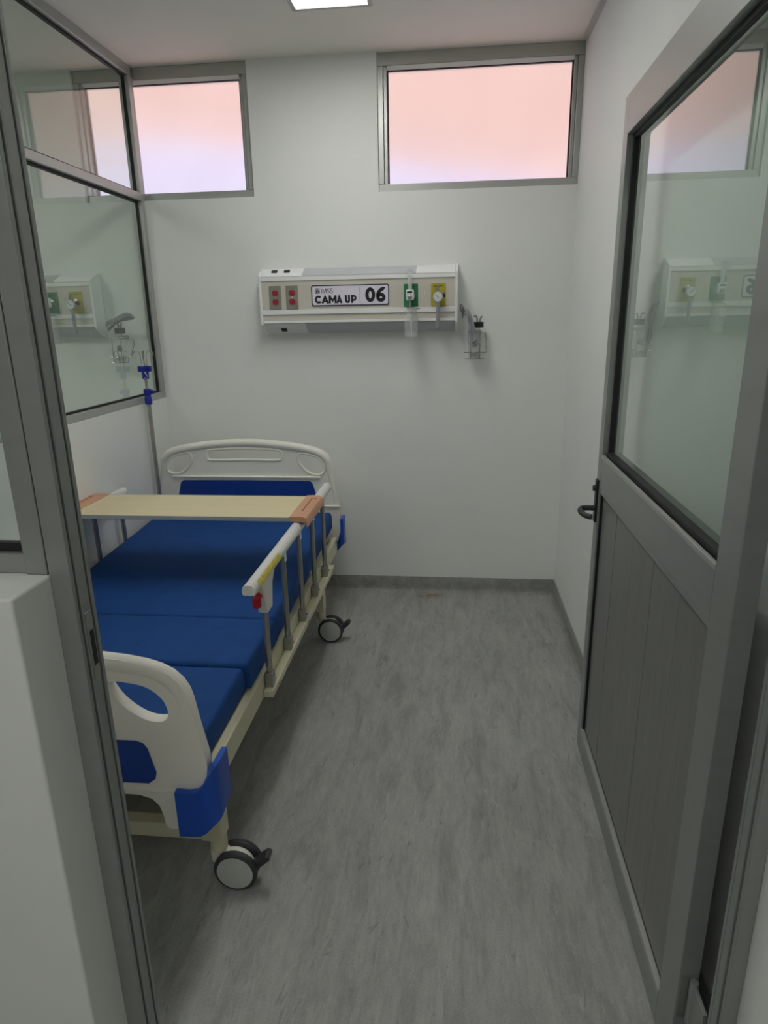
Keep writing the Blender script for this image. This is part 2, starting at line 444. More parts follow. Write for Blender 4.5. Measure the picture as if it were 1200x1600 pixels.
tag(back_window(2, *W2, 'window_2'), 'frosted window near the right wall, glowing pink all over')

# ---- glass partition to the next cubicle (window_3)
p3 = struct(empty('window_3', (XL - 0.025, 2.28, 1.144)), 'glazed aluminium partition above the low left wall')
o3 = p3.location
def p3part(nm, mm, *boxes, bevel=0.003):
    b = MB()
    for q in boxes: b.box(q[0] - o3.x, q[1] - o3.x, q[2] - o3.y, q[3] - o3.y, q[4] - o3.z, q[5] - o3.z)
    return b.build(nm, mm, p3, bevel=bevel)
FX0, FX1 = XL - 0.052, XL
p3part('bottom_rail', M['alu'], (FX0, FX1, 0.985, YB, 1.144, 1.178))
p3part('top_rail', M['alu'], (FX0, FX1, 0.985, YB, 2.722, ZC))
p3part('middle_rail', M['alu'], (FX0, FX1, 1.03, 3.545, 2.152, 2.190))
p3part('back_mullion', M['alu'], (FX0, FX1, 3.545, YB, 1.178, 2.722), (FX0, FX1, YB, 3.597, WZ + 0.004, 2.722))
p3part('front_mullion', M['alu'], (FX0, FX1, 0.985, 1.03, 1.178, 2.722))
GX = XL - 0.030
for z0, z1 in ((1.178, 2.152), (2.190, 2.722)):
    p3part('gasket', M['gasket'], (GX - 0.004, GX + 0.010, 3.538, 3.545, z0, z1), (GX - 0.004, GX + 0.012, 1.03, 3.538, z0, z0 + 0.009), (GX - 0.004, GX + 0.012, 1.03, 3.538, z1 - 0.010, z1), bevel=0)
    p3part('glass_pane', M['glass'], (GX - 0.003, GX + 0.003, 1.03, 3.54, z0 + 0.004, z1 - 0.004), bevel=0)

# ---- front glazing over the low wall, left of the doorway (window_4)
p4 = struct(empty('window_4', (-2.2, 0.95, 1.16)), 'front glazing standing on the low wall left of the doorway')
o4 = p4.location
def p4part(nm, mm, *boxes, bevel=0.003):
    b = MB()
    for q in boxes: b.box(q[0] - o4.x, q[1] - o4.x, q[2] - o4.y, q[3] - o4.y, q[4] - o4.z, q[5] - o4.z)
    return b.build(nm, mm, p4, bevel=bevel)
p4part('sill_rail', M['alu_door'], (-4.6, -0.688, 0.93, 0.975, 1.16, 1.195))
p4part('head_rail', M['alu_door'], (-4.6, -0.688, 0.93, 0.975, 2.26, 2.30))
p4part('end_stile', M['alu_door'], (-0.688, -0.650, 0.926, 0.980, 1.16, 2.30))
p4part('gasket', M['gasket'], (-4.6, -0.688, 0.940, 0.952, 1.195, 1.210), bevel=0)
p4part('glass_pane', M['glass'], (-4.6, -0.688, 0.951, 0.957, 1.200, 2.26), bevel=0)

# ---- door frame posts
t2 = struct(empty('trim_2', (-0.63, 0.95, 0)), 'left aluminium door post with a dark strike slot')
ox, oy = -0.63, 0.95
b = MB()
b.box(-0.648 - ox, -0.612 - ox, 0.926 - oy, 0.936 - oy, 0, 2.26)
b.box(-0.648 - ox, -0.616 - ox, 0.936 - oy, 0.941 - oy, 0, 2.26)
b.box(-0.648 - ox, -0.610 - ox, 0.941 - oy, 0.966 - oy, 0, 2.26)
b.box(-0.648 - ox, -0.614 - ox, 0.966 - oy, 0.970 - oy, 0, 2.26)
b.box(-0.648 - ox, -0.608 - ox, 0.970 - oy, 0.978 - oy, 0, 2.26)
b.build('post', M['alu_door'], t2, bevel=0.0015)
MB().box(-0.6105 - ox, -0.6085 - ox, 0.944 - oy, 0.964 - oy, 0.955, 1.085).build('strike_plate', M['steel'], t2, bevel=0.0008)
MB().box(-0.609 - ox, -0.6078 - ox, 0.949 - oy, 0.960 - oy, 0.985, 1.050).build('strike_slot', M['black'], t2)
t3 = struct(empty('trim_3', (0.508, 0.95, 0)), 'right aluminium door post beside the hinges')
ox, oy = 0.508, 0.95
b = MB()
b.box(0.4955 - ox, 0.5205 - ox, 0.926 - oy, 0.937 - oy, 0, 2.26)
b.box(0.4995 - ox, 0.5205 - ox, 0.937 - oy, 0.942 - oy, 0, 2.26)
b.box(0.4935 - ox, 0.5205 - ox, 0.942 - oy, 0.962 - oy, 0, 2.26)
b.box(0.4985 - ox, 0.5205 - ox, 0.962 - oy, 0.966 - oy, 0, 2.26)
b.box(0.4950 - ox, 0.5205 - ox, 0.966 - oy, 0.976 - oy, 0, 2.26)
b.build('post', M['alu_door'], t3, bevel=0.0015)
MB().box(0.504 - ox, 0.5205 - ox, 0.976 - oy, 0.983 - oy, 0, 2.26).build('seal', M['gasket'], t3)
struct(MB().box(-0.648, 0.521, 0.930, 0.980, 2.26, 2.30).build('trim_4', M['alu_door'], bevel=0.002), 'door frame head')

# ---- the open door
DL = 1.118; DT = 0.040; DH = 2.140
rz = math.atan2(1.0, 0.0065)
door = struct(empty('door_1', (0.4710, 1.062, 0.0), rz), 'grey aluminium door standing open, glazed above and boarded below')
def dp(nm, mm, *boxes, bevel=0.002, parent=None):
    b = MB()
    for q in boxes: b.box(*q)
    return b.build(nm, mm, parent or door, bevel=bevel)
S0, S1 = 0.090, DL - 0.052
dp('stile', M['alu_door'], (0, S0, -DT, 0, 0.006, DH))
dp('stile', M['alu_door'], (S1, DL, -DT, 0, 0.006, DH))
dp('top_rail', M['alu_door'], (S0, S1, -DT, 0, 2.035, DH))
dp('middle_rail', M['alu_door'], (S0, S1, -DT, 0, 1.005, 1.105))
dp('bottom_rail', M['alu_door'], (S0, S1, -DT, 0, 0.006, 0.085))
dp('glazing_bead', M['alu'], (S0, S1, -0.008, 0.002, 1.105, 1.117), bevel=0.001)
dp('glazing_bead', M['alu_door'], (S0, S1, -0.012, -0.002, 0.990, 1.005), bevel=0.001)
dp('kick_bead', M['alu'], (S0, S1, -0.012, 0.0015, 0.085, 0.101), bevel=0.001)
g0 = -0.030
dp('gasket', M['gasket'], (S0, S0 + 0.010, g0 - 0.002, g0 + 0.010, 1.117, 2.035), (S1 - 0.012, S1, g0 - 0.002, g0 + 0.012, 1.117, 2.035),
   (S0 + 0.010, S1 - 0.012, g0 - 0.002, g0 + 0.012, 2.022, 2.035), (S0 + 0.010, S1 - 0.012, g0 - 0.002, g0 + 0.018, 1.106, 1.128), bevel=0)
dp('glass_pane', M['glass_door'], (S0 + 0.002, S1 - 0.002, g0 - 0.008, g0 - 0.002, 1.11, 2.03), bevel=0)
nb = 5; w = (S1 - S0 - 0.004) / nb
for i in range(nb):
    dp('panel_board', M['panel_door'], (S0 + 0.002 + i * w + 0.0008, S0 + 0.002 + (i + 1) * w - 0.0008, -0.030, -0.014 - 0.0006 * (i % 2), 0.101, 0.990), bevel=0.0012)
dp('seal', M['gasket'], (S1 - 0.004, S1, -0.014, -0.006, 0.101, 0.990), bevel=0)
# lever handle with its long plate, on the far stile
hp = dp('handle_plate', M['black'], (DL - 0.040, DL - 0.012, 0.0, 0.007, 0.885, 1.030), bevel=0.002)
hz = 0.932; hx = DL - 0.026
MB().tube(smooth_loop([(hx, 0.007, hz), (hx, 0.034, hz), (hx - 0.004, 0.048, hz - 0.001), (hx - 0.020, 0.055, hz - 0.004), (hx - 0.048, 0.051, hz - 0.007), (hx - 0.070, 0.040, hz - 0.008), (hx - 0.078, 0.030, hz - 0.008)], 4, False), 0.0095, 12).build('lever', M['tyre'], hp)
MB().cyl((hx, 0.006, 1.000), (hx, 0.016, 1.000), 0.010, 16).build('key_cylinder', M['tyre'], hp, bevel=0.001)
for z in (0.205, 1.93):
    hg = dp('hinge', M['steel'], (-0.003, -0.0002, -DT + 0.004, -0.004, z - 0.055, z + 0.055), bevel=0.0008)
    MB().cyl((-0.012, -0.026, z - 0.055), (-0.012, -0.026, z + 0.055), 0.0085, 14).box(-0.075, -0.012, -0.030, -0.022, z - 0.05, z + 0.05).build('knuckle', M['alu_door'], hg, bevel=0.001)

# ---- what the windows look out on
struct(MB().box(-9, 7, -9, 14, -0.30, -0.12).build('ground', M['ground'], smooth=0))  # out of view; its pale pink throws light up through the windows
ew = struct(empty('wall_outside', (0, 6.6, -0.12)), 'salmon wall of the building across the yard')
MB().box(-8, 6, 0, 0.2, 0, 6.2).build('upper_wall', M['salmon'], ew, smooth=0)
MB().plate([(-8, 0), (6, 0), (6, 2.35), (1.2, 2.75), (-0.6, 3.02), (-2.6, 3.26), (-8, 3.5)], [], -0.12, -0.001, 'y').build('plinth_wall', M['lilac'], ew, smooth=0)

# ================================================================== THINGS
# ---- ceiling lights
def ceiling_light(x0, x1, y0, y1, m, label):
    root = empty('ceiling_light', ((x0 + x1) / 2, (y0 + y1) / 2, ZC))
    a, b = (x1 - x0) / 2, (y1 - y0) / 2
    f = 0.018
    MB().box(-a - f, a + f, -b - f, -b, -0.014, -0.0005).box(-a - f, a + f, b, b + f, -0.014, -0.0005).box(-a - f, -a, -b, b, -0.014, -0.0005).box(a, a + f, -b, b, -0.014, -0.0005).build('frame', M['alu'], root, bevel=0.002)
    MB().box(-a, a, -b, b, -0.009, -0.001).build('diffuser', m, root, smooth=0)
    return tag(root, label, 'ceiling light')
ceiling_light(-0.652, -0.360, 1.87, 3.062, M['lamp'], 'lit white ceiling panel in the room between the two windows')
ceiling_light(-3.35, -2.45, 1.90, 2.20, M['fill_next'], 'unseen ceiling panel added to light the cubicle behind the glass partition')  # out of view, added as fill light for the next cubicle
ceiling_light(-1.10, 0.10, -0.75, -0.45, M['lamp_hall'], 'lit ceiling panel of the corridor in front of the doorway')

# ---- hospital bed (local: x across, y along to the head, origin at the near right caster)
BX, BY = -0.59, 1.42
bed = tag(empty('hospital_bed', (BX, BY, 0)), 'cream hospital bed with white and blue end boards, rails and braked casters', 'bed')
UC = -0.52                                        # centre line across
def mir(p): return (2 * UC - p[0],) + tuple(p[1:])
# frame
beam_l = 2 * UC + 0.03
for u0, u1 in ((-0.062, -0.030), (-0.974, -0.942)):
    MB().box(u0, u1, 0.0, 1.905, 0.335, 0.414).build('side_beam', M['cream'], bed, bevel=0.004)
for v0, v1 in ((0.002, 0.045), (0.67, 0.70), (1.15, 1.18), (1.865, 1.90)):
    MB().box(-0.942, -0.062, v0, v1, 0.350, 0.400).build('cross_beam', M['cream'], bed, bevel=0.003)
for v0 in (0.0, 1.48):
    for u0, u1 in ((-0.090, -0.0305), (-0.9735, -0.914)):
        MB().box(u0, u1, v0 + 0.002, v0 + 0.058, 0.165, 0.334).build('leg', M['cream'], bed, bevel=0.004)
    MB().box(-0.914, -0.090, v0 + 0.004, v0 + 0.044, 0.168, 0.215).build('leg_brace', M['cream'], bed, bevel=0.004)
# casters: two discs on an axle along y, hood between, stem above, brake pedal outboard
def caster(v0, u_c, u_stem):
    R = 0.0630
    root = MB().cyl((u_stem, v0 + 0.033, 0.118), (u_stem, v0 + 0.033, 0.1645), 0.024, 20).build('caster', M['cream'], bed, bevel=0.003)
    b = MB()
    prof = []
    for k in range(13):
        a = math.radians(-12 + 168 * k / 12)
        prof.append((u_c - 0.004 + 0.052 * math.cos(a), R + 0.055 * math.sin(a)))
    prof.append((u_c - 0.035, R - 0.008))
    b.plate(prof, [], v0 + 0.0235, v0 + 0.0435, 'y')
    b.plate([(u_stem - 0.022, 0.075), (u_stem - 0.024, 0.118), (u_stem + 0.024, 0.119), (u_stem + 0.045, 0.100), (u_stem + 0.02, 0.06)], [], v0 + 0.0225, v0 + 0.0445, 'y')
    b.build('hood', M['white_plastic'], root, bevel=0.003)
    for y0, y1 in ((v0, v0 + 0.0225), (v0 + 0.0445, v0 + 0.067)):
        MB().lathe((u_c, y0, R), [(0.045, 0.001), (R - 0.006, 0.0), (R - 0.001, 0.004), (R, 0.011), (R - 0.001, 0.0185), (R - 0.006, 0.0225), (0.045, 0.0215)], 40, 'y').build('wheel', M['tyre'], root)
    for y0, s in ((v0, -1), (v0 + 0.067, 1)):
        MB().lathe((u_c, y0, R), [(0.0525, 0.002 * -s), (0.0515, 0.0012 * s), (0.040, 0.0022 * s), (0.012, 0.0028 * s), (0.001, 0.0028 * s)], 36, 'y').build('wheel_disc', M['wheel_grey'], root)
    # pedal
    b = MB()
    b.box(u_c + 0.046, u_c + 0.060, v0 + 0.026, v0 + 0.041, 0.050, 0.086)
    b.plate([(u_c + 0.048, 0.082), (u_c + 0.086, 0.112), (u_c + 0.096, 0.108), (u_c + 0.099, 0.100), (u_c + 0.062, 0.066)], [], v0 + 0.014, v0 + 0.053, 'y')
    b.build('brake_pedal', M['tyre'], root, bevel=0.005)
for v0 in (0.0, 1.482):
    caster(v0, -0.004, -0.054)
    caster(v0, -0.894, -0.944)
# mattress deck
MB().box(2 * UC + 0.075, -0.075, 0.0, 0.69, 0.415, 0.424).build('deck_panel', M['white_plastic'], bed, bevel=0.002)
TILT = 0.052
def tilt_z(v): return 0.0 if v < 0.72 else (v - 0.72) * TILT
MB().hexa([(2 * UC + 0.075, 0.70, 0.415), (-0.075, 0.70, 0.415), (-0.075, 1.86, 0.415 + tilt_z(1.86)), (2 * UC + 0.075, 1.86, 0.415 + tilt_z(1.86)),
           (2 * UC + 0.075, 0.70, 0.424), (-0.075, 0.70, 0.424), (-0.075, 1.86, 0.424 + tilt_z(1.86)), (2 * UC + 0.075, 1.86, 0.424 + tilt_z(1.86))]).build('deck_panel', M['white_plastic'], bed, bevel=0.002)

# foot board
half = [(-0.270, 0.768), (-0.208, 0.762), (-0.155, 0.753), (-0.119, 0.742), (-0.089, 0.726), (-0.066, 0.703), (-0.053, 0.678), (-0.046, 0.650), (-0.037, 0.588), (-0.027, 0.531), (-0.020, 0.492), (-0.018, 0.470), (-0.022, 0.440), (-0.030, 0.425)]
low = [(-0.030, 0.272), (-0.139, 0.270), (-0.148, 0.280), (-0.152, 0.312), (-0.160, 0.342), (-0.178, 0.361), (-0.211, 0.371), (-0.269, 0.372)]
top_mid = [(-0.330, 0.773), (-0.420, 0.777)]
right = list(reversed([q for q in half])) # bottom -> top
outline = [(UC, 0.372)] + list(reversed(low)) + right + top_mid + [(UC, 0.778)]
outline += [mir(q) for q in reversed(outline[1:-1])]
hole = [(-0.251, 0.690), (-0.238, 0.703), (-0.201, 0.701), (-0.160, 0.693), (-0.130, 0.675), (-0.111, 0.651), (-0.104, 0.622), (-0.110, 0.603), (-0.130, 0.594), (-0.165, 0.599), (-0.204, 0.622), (-0.235, 0.655)]
hole = smooth_loop(hole, 3)
holem = [mir(q) for q in reversed(hole)]
slot = smooth_loop([(-0.315, 0.690), (-0.325, 0.712), (-0.350, 0.722), (UC, 0.727), (2 * UC + 0.350, 0.722), (2 * UC + 0.325, 0.712), (2 * UC + 0.315, 0.690), (2 * UC + 0.330, 0.668), (2 * UC + 0.36, 0.660), (UC, 0.660), (-0.36, 0.660), (-0.330, 0.668)], 3)
fb = MB().plate(outline, [hole, holem, slot], -0.070, -0.036, 'y').build('foot_board', M['white_plastic'], bed, bevel=0.0105, seg=3)
def lips(parent, loops, y, r, m):
    b = MB()
    for lp in loops: b.tube([(q[0], y, q[1]) for q in lp], r, 8, True)
    return b.build('molded_rim', m, parent)
arc = smooth_loop([(q[0], -0.057, q[1] - 0.016) for q in reversed([(-0.034, 0.50), (-0.050, 0.590), (-0.060, 0.650)])] , 2, False)
# thick rounded top tube following the outline
top_pts = [(-0.040, 0.455), (-0.046, 0.520), (-0.056, 0.585), (-0.066, 0.645), (-0.074, 0.676), (-0.087, 0.698), (-0.106, 0.716), (-0.132, 0.730), (-0.164, 0.738), (-0.214, 0.745), (-0.270, 0.750), (-0.36, 0.757), (-0.44, 0.760), (UC, 0.761)]
tp = top_pts + [mir(q) for q in reversed(top_pts[:-1])]
tp = smooth_loop([(q[0], -0.0535, q[1]) for q in tp], 3, False)
n_ = len(tp)
def swell(i, n, lo, hi, span): t = min(1.0, min(i, n - 1 - i) / (n * span)); return lo + (hi - lo) * t * t * (3 - 2 * t)
MB().tube(tp, [swell(i, n_, 0.014, 0.0228, 0.22) for i in range(n_)], 16).build('top_bar', M['white_plastic'], fb, smooth=80)
inset = [(-0.52, 0.534), (-0.200, 0.537), (-0.181, 0.531), (-0.170, 0.515), (-0.155, 0.445), (-0.160, 0.424), (-0.178, 0.410), (-0.52, 0.407)]
inset = inset + [mir(q) for q in reversed(inset[1:-1])]
MB().plate(inset, [], -0.0725, -0.0695, 'y').build('blue_panel', M['blue_inset'], fb, bevel=0.001)
MB().box(2 * UC + 0.110, -0.110, -0.0745, -0.0695, 0.386, 0.394).build('ledge_rib', M['white_plastic'], fb, bevel=0.002)
MB().box(-0.24, 2 * UC + 0.24, -0.0745, -0.0695, 0.555, 0.566).build('ledge_rib', M['white_plastic'], fb, bevel=0.002)
for q in ((-0.14, -0.10), (2 * UC + 0.10, 2 * UC + 0.14)): MB().box(*q, -0.036, 0.0015, 0.345, 0.405).build('board_bracket', M['steel'], bed, bevel=0.002)

# corner bumpers: a guard bent round the corner, top dipping under the board's rounded foot
def bumper(flip, head):
    if not head: yo, yi, ye, g = -0.090, -0.0712, 0.000, 1
    else: yo, yi, ye, g = 1.976, 1.9562, 1.880, -1
    dz = 0.045 if head else 0.0
    # (outer u, outer v, inner u, inner v, bottom, top)
    P = [(-0.106, yo, -0.106, yi, 0.264, 0.402), (-0.070, yo, -0.070, yi, 0.264, 0.401), (-0.048, yo, -0.048, yi, 0.266, 0.405), (-0.032, yo, -0.034, yi, 0.277, 0.418),
         (-0.016, yo + 0.0005 * g, -0.022, yi, 0.294, 0.444), (-0.002, yo + 0.003 * g, -0.014, yi, 0.308, 0.468), (0.007, yo + 0.010 * g, -0.008, yi + 0.002 * g, 0.316, 0.479), (0.011, yo + 0.022 * g, -0.005, yi + 0.006 * g, 0.322, 0.482),
         (0.012, yo + 0.045 * g, -0.005, yi + 0.026 * g, 0.330, 0.482), (0.012, ye, -0.005, ye, 0.340, 0.480)]
    if flip: P = [(2 * UC - a, b, 2 * UC - c, d, z0, z1) for a, b, c, d, z0, z1 in P]
    b = MB(); R = []
    for a, v, c, d, z0, z1 in P:
        R.append([b.bm.verts.new(q) for q in ((a, v, z0 + dz), (c, d, z0 + dz), (c, d, z1 + dz), (a, v, z1 + dz))])
    for p, q in zip(R, R[1:]):
        for k in range(4): b.bm.faces.new((p[k], p[(k + 1) % 4], q[(k + 1) % 4], q[k]))
    b.bm.faces.new(R[0]); b.bm.faces.new(list(reversed(R[-1])))
    return b.build('corner_bumper', M['blue_plastic'], bed, bevel=0.003)
for hd in (False, True):
    for fl in (False, True): bumper(fl, hd)

# head board
hh = [(-0.013, 0.440), (-0.012, 0.585), (-0.020, 0.621), (-0.034, 0.683), (-0.044, 0.753), (-0.048, 0.805), (-0.054, 0.840), (-0.070, 0.866), (-0.098, 0.887), (-0.135, 0.902), (-0.206, 0.918), (-0.297, 0.931), (-0.388, 0.940), (-0.450, 0.944), (UC, 0.945)]
ol = [(UC, 0.470), (-0.30, 0.470), (-0.24, 0.468), (-0.20, 0.45), (-0.18, 0.40), (-0.16, 0.385), (-0.03, 0.385)] + hh
ol = ol + [mir(q) for q in reversed(ol[1:-1])]
hr = smooth_loop([(-0.228, 0.852), (-0.220, 0.868), (-0.199, 0.872), (-0.149, 0.862), (-0.113, 0.845), (-0.092, 0.817), (-0.085, 0.785), (-0.094, 0.766), (-0.122, 0.757), (-0.159, 0.762), (-0.195, 0.785), (-0.222, 0.820)], 3)
hl = [mir(q) for q in reversed(hr)]
hs = smooth_loop([(-0.313, 0.870), (-0.330, 0.888), (-0.40, 0.893), (UC, 0.897), (2 * UC + 0.40, 0.893), (2 * UC + 0.330, 0.888), (2 * UC + 0.313, 0.870), (2 * UC + 0.316, 0.846), (2 * UC + 0.340, 0.834), (UC, 0.836), (-0.340, 0.834), (-0.316, 0.846)], 3)
hb = MB().plate(ol, [hr, hl, hs], 1.925, 1.954, 'y').build('head_board', M['white_plastic'], bed, bevel=0.009, seg=3)
tpt = [(-0.034, 0.600), (-0.044, 0.680), (-0.056, 0.750), (-0.066, 0.805), (-0.070, 0.832), (-0.085, 0.853), (-0.108, 0.871), (-0.142, 0.884), (-0.210, 0.899), (-0.299, 0.912), (-0.388, 0.921), (-0.450, 0.925), (UC, 0.926)]
tp = tpt + [mir(q) for q in reversed(tpt[:-1])]
tp = smooth_loop([(q[0], 1.934, q[1]) for q in tp], 3, False)
n_ = len(tp)
MB().tube(tp, [swell(i, n_, 0.011, 0.0215, 0.20) for i in range(n_)], 16).build('top_bar', M['white_plastic'], hb, smooth=80)
lips(hb, [[(q[0], q[1]) for q in hr], hl, hs], 1.926, 0.0070, M['white_plastic'])
MB().box(2 * UC + 0.11, -0.11, 1.913, 1.927, 0.737, 0.748).build('ledge_rib', M['white_plastic'], hb, bevel=0.004)
MB().box(2 * UC + 0.012, -0.012, 1.914, 1.927, 0.580, 0.588).build('ledge_rib', M['white_plastic'], hb, bevel=0.003)
ins = [(UC, 0.724), (-0.172, 0.722), (-0.160, 0.716), (-0.152, 0.704), (-0.125, 0.600), (-0.130, 0.592), (UC, 0.592)]
ins = ins + [mir(q) for q in reversed(ins[1:-1])]
MB().plate(ins, [], 1.9222, 1.9252, 'y').build('blue_panel', M['blue_inset'], hb, bevel=0.001)
for q in ((-0.14, -0.10), (2 * UC + 0.10, 2 * UC + 0.14)): MB().box(*q, 1.9005, 1.925, 0.345, 0.405).build('board_bracket', M['steel'], bed, bevel=0.002)

# side rails
D_PROF = [(0.020, -0.014), (0.0215, -0.004), (0.0195, 0.007), (0.013, 0.015), (0.004, 0.0185), (-0.004, 0.0185), (-0.013, 0.015), (-0.0195, 0.007), (-0.0215, -0.004), (-0.020, -0.014), (-0.015, -0.0165), (0.015, -0.0165)]
def side_rail(sgn):
    # sgn 1: right rail; -1: left rail
    uc = -0.014 if sgn > 0 else -0.986
    dv = 0.0 if sgn > 0 else -0.032; r0, r1 = (0.352, 1.610) if sgn > 0 else (0.352, 1.480)
    s = sgn
    hz = 0.7735
    rail = MB().tube([(uc, r0, hz), (uc, r1, hz)], 1.0, prof=D_PROF).build('side_rail', M['rail_white'], bed, bevel=0.003)
    MB().tube([(uc, 0.340, hz), (uc, 0.352, hz)], [0.99, 1.03], prof=D_PROF).build('end_cap', M['white_plastic'], rail, bevel=0.003)
    MB().tube([(uc, r1, hz), (uc, r1 + 0.010, hz)], [1.03, 0.96], prof=D_PROF).build('end_cap', M['white_plastic'], rail, bevel=0.003)
    b = MB()
    a0, a1 = sorted((uc - s * (0.0155 if s > 0 else 0.0115), uc + s * 0.0185))
    b.box(a0, a1, 0.455, 1.625, 0.337, 0.364)
    b.build('ledge_channel', M['cream'], rail, bevel=0.004)
    vs = [q + dv for q in (0.490, 0.745, 0.990, 1.240, 1.478)]
    for i, v in enumerate(vs):
        ztop = 0.650 if i == 0 else 0.748
        MB().tube([(uc, v, 0.385), (uc, v - 0.004, ztop)], 0.0105, 14).build('post', M['chrome'], rail)
        MB().box(uc - 0.0135, uc + 0.0135, v - 0.016, v + 0.016, 0.364, 0.416).build('post_foot', M['steel'], rail, bevel=0.002)
        if i:
            MB().box(uc - 0.010, uc + 0.010, v - 0.018, v + 0.010, 0.738, 0.760).box(uc + s * 0.0095 - 0.0015, uc + s * 0.0095 + 0.0015, v - 0.014, v + 0.010, 0.715, 0.752).build('post_clip', M['hw_white'], rail, bevel=0.0015)
        e = uc + s * 0.0215
        MB().cyl((uc + s * 0.013, v, 0.393), (e, v, 0.393), 0.004, 10).build('bolt', M['steel'], rail)
    for v in (0.53, 1.00, 1.58):
        MB().cyl((uc + s * 0.0185, v, 0.350), (uc + s * 0.0245, v, 0.350), 0.006, 10).build('bolt', M['steel'], rail)
    # latch housing, red release, worn warning sticker
    MB().plate([(0.425, 0.758), (0.585, 0.758), (0.545, 0.720), (0.528, 0.640), (0.470, 0.640), (0.462, 0.662)], [], uc - 0.016, uc + 0.016, 'x').build('latch_housing', M['white_plastic'], rail, bevel=0.004)
    MB().tube(smooth_loop([(uc, 0.462, 0.700), (uc, 0.448, 0.712), (uc, 0.430, 0.716), (uc, 0.412, 0.708)], 3, False), 0.0105, 12).cyl((uc, 0.412, 0.722), (uc, 0.412, 0.688), 0.0140, 16).build('release_button', M['red'], rail, bevel=0.002)
    MB().plate([(uc + s * 0.0222, 0.7665), (uc + s * 0.0208, 0.7800), (uc + s * 0.0150, 0.7885), (uc + s * 0.0142, 0.7872), (uc + s * 0.0198, 0.7795), (uc + s * 0.0212, 0.7665)], [], 0.385, 0.640, 'y').build('warning_sticker', M['yellow'], rail)
    return rail
side_rail(1); side_rail(-1)
MB().box(2 * UC + 0.030, 2 * UC + 0.076, 1.842, 1.898, 0.4145, 0.452).build('pole_socket', M['cream'], bed, bevel=0.003)

# ---- mattress in three folding sections
mt = tag(empty('mattress', (BX, BY, 0.4245)), 'blue cloth mattress folded in three sections, lying on the bed', 'mattress')
def mat_section(v0, v1, u0, u1, th, drop=0.0):
    b = MB(); nx, ny = 14, max(6, int((v1 - v0) / 0.05))
    rr = 0.018
    def top(i, j, side):
        pass
    grid = {}
    def edge(t, L): # rounding profile near an edge: distance in metres
        d = min(t, L - t)
        return rr - math.sqrt(max(0, rr * rr - (rr - min(d, rr)) ** 2))
    us = [u0, u0 + 0.004, u0 + 0.010, u0 + rr] + [u0 + rr + (u1 - u0 - 2 * rr) * k / 12 for k in range(1, 12)] + [u1 - rr, u1 - 0.010, u1 - 0.004, u1]
    vs = [v0, v0 + 0.004, v0 + 0.010, v0 + rr] + [v0 + rr + (v1 - v0 - 2 * rr) * k / ny for k in range(1, ny)] + [v1 - rr, v1 - 0.010, v1 - 0.004, v1]
    for i, u in enumerate(us):
        for j, v in enumerate(vs):
            z = th - drop - edge(u - u0, u1 - u0) - edge(v - v0, v1 - v0) * 0.8
            z += 0.0022 * math.sin(9 * u + 5 * v) * math.sin(7 * v - 3 * u)
            grid[i, j, 1] = b.bm.verts.new((u, v, z + tilt_z(v)))
            grid[i, j, 0] = b.bm.verts.new((u, v, 0.0 + tilt_z(v)))
    I, J = len(us), len(vs)
    for i in range(I - 1):
        for j in range(J - 1):
            b.bm.faces.new((grid[i, j, 1], grid[i + 1, j, 1], grid[i + 1, j + 1, 1], grid[i, j + 1, 1]))
            b.bm.faces.new((grid[i, j, 0], grid[i, j + 1, 0], grid[i + 1, j + 1, 0], grid[i + 1, j, 0]))
    for i in range(I - 1):
        for j in (0, J - 1):
            b.bm.faces.new((grid[i, j, 0], grid[i + 1, j, 0], grid[i + 1, j, 1], grid[i, j, 1]))
    for j in range(J - 1):
        for i in (0, I - 1):
            b.bm.faces.new((grid[i, j, 0], grid[i, j, 1], grid[i, j + 1, 1], grid[i, j + 1, 0]))
    return b.build('mattress_section', M['blue'], mt, smooth=60)
mat_section(-0.025, 0.366, 2 * UC + 0.056, -0.056, 0.082, 0.004)
mat_section(0.370, 0.702, 2 * UC + 0.046, -0.042, 0.086)
mat_section(0.705, 1.862, 2 * UC + 0.058, -0.045, 0.086)

# ---- overbed board lying across the rails
TC = -0.500
tb = tag(empty('overbed_table', (BX + TC, BY + 1.12, 0.7925)), 'cream overbed board with tan end clips resting across both bed rails', 'table')
def T(x): return x - TC
MB().box(T(-0.944), T(-0.038), -0.150, 0.158, 0.006, 0.020).build('board', M['tabletop'], tb, bevel=0.0015)
MB().box(T(-0.9415), T(-0.0405), -0.157, -0.1505, 0.0035, 0.0205).box(T(-0.9415), T(-0.0405), 0.1585, 0.165, 0.0035, 0.0205).build('edge_band', M['edge_grey'], tb, bevel=0.0015)
for s in (1, -1):
    f = lambda x: T(x) if s > 0 else -T(x)
    ui = -0.040 if s > 0 else -0.058
    prof = [(f(ui), 0.004), (f(ui), 0.0235), (f(-0.010), 0.0250), (f(0.014), 0.0235), (f(0.026), 0.017), (f(0.0315), 0.004), (f(0.0325), -0.018), (f(0.0275), -0.018), (f(0.0255), 0.000), (f(0.018), 0.0010)]
    c = MB().plate(prof, [], -0.158, 0.166, 'y').build('end_clip', M['tan'], tb, bevel=0.0015)
    MB().box(*sorted((f(-0.008), f(-0.003))), -0.085, 0.115, 0.0240, 0.0256).box(*sorted((f(-0.008), f(0.014))), 0.110, 0.116, 0.0230, 0.0252).build('clip_slot', M['tan_dark'], c)

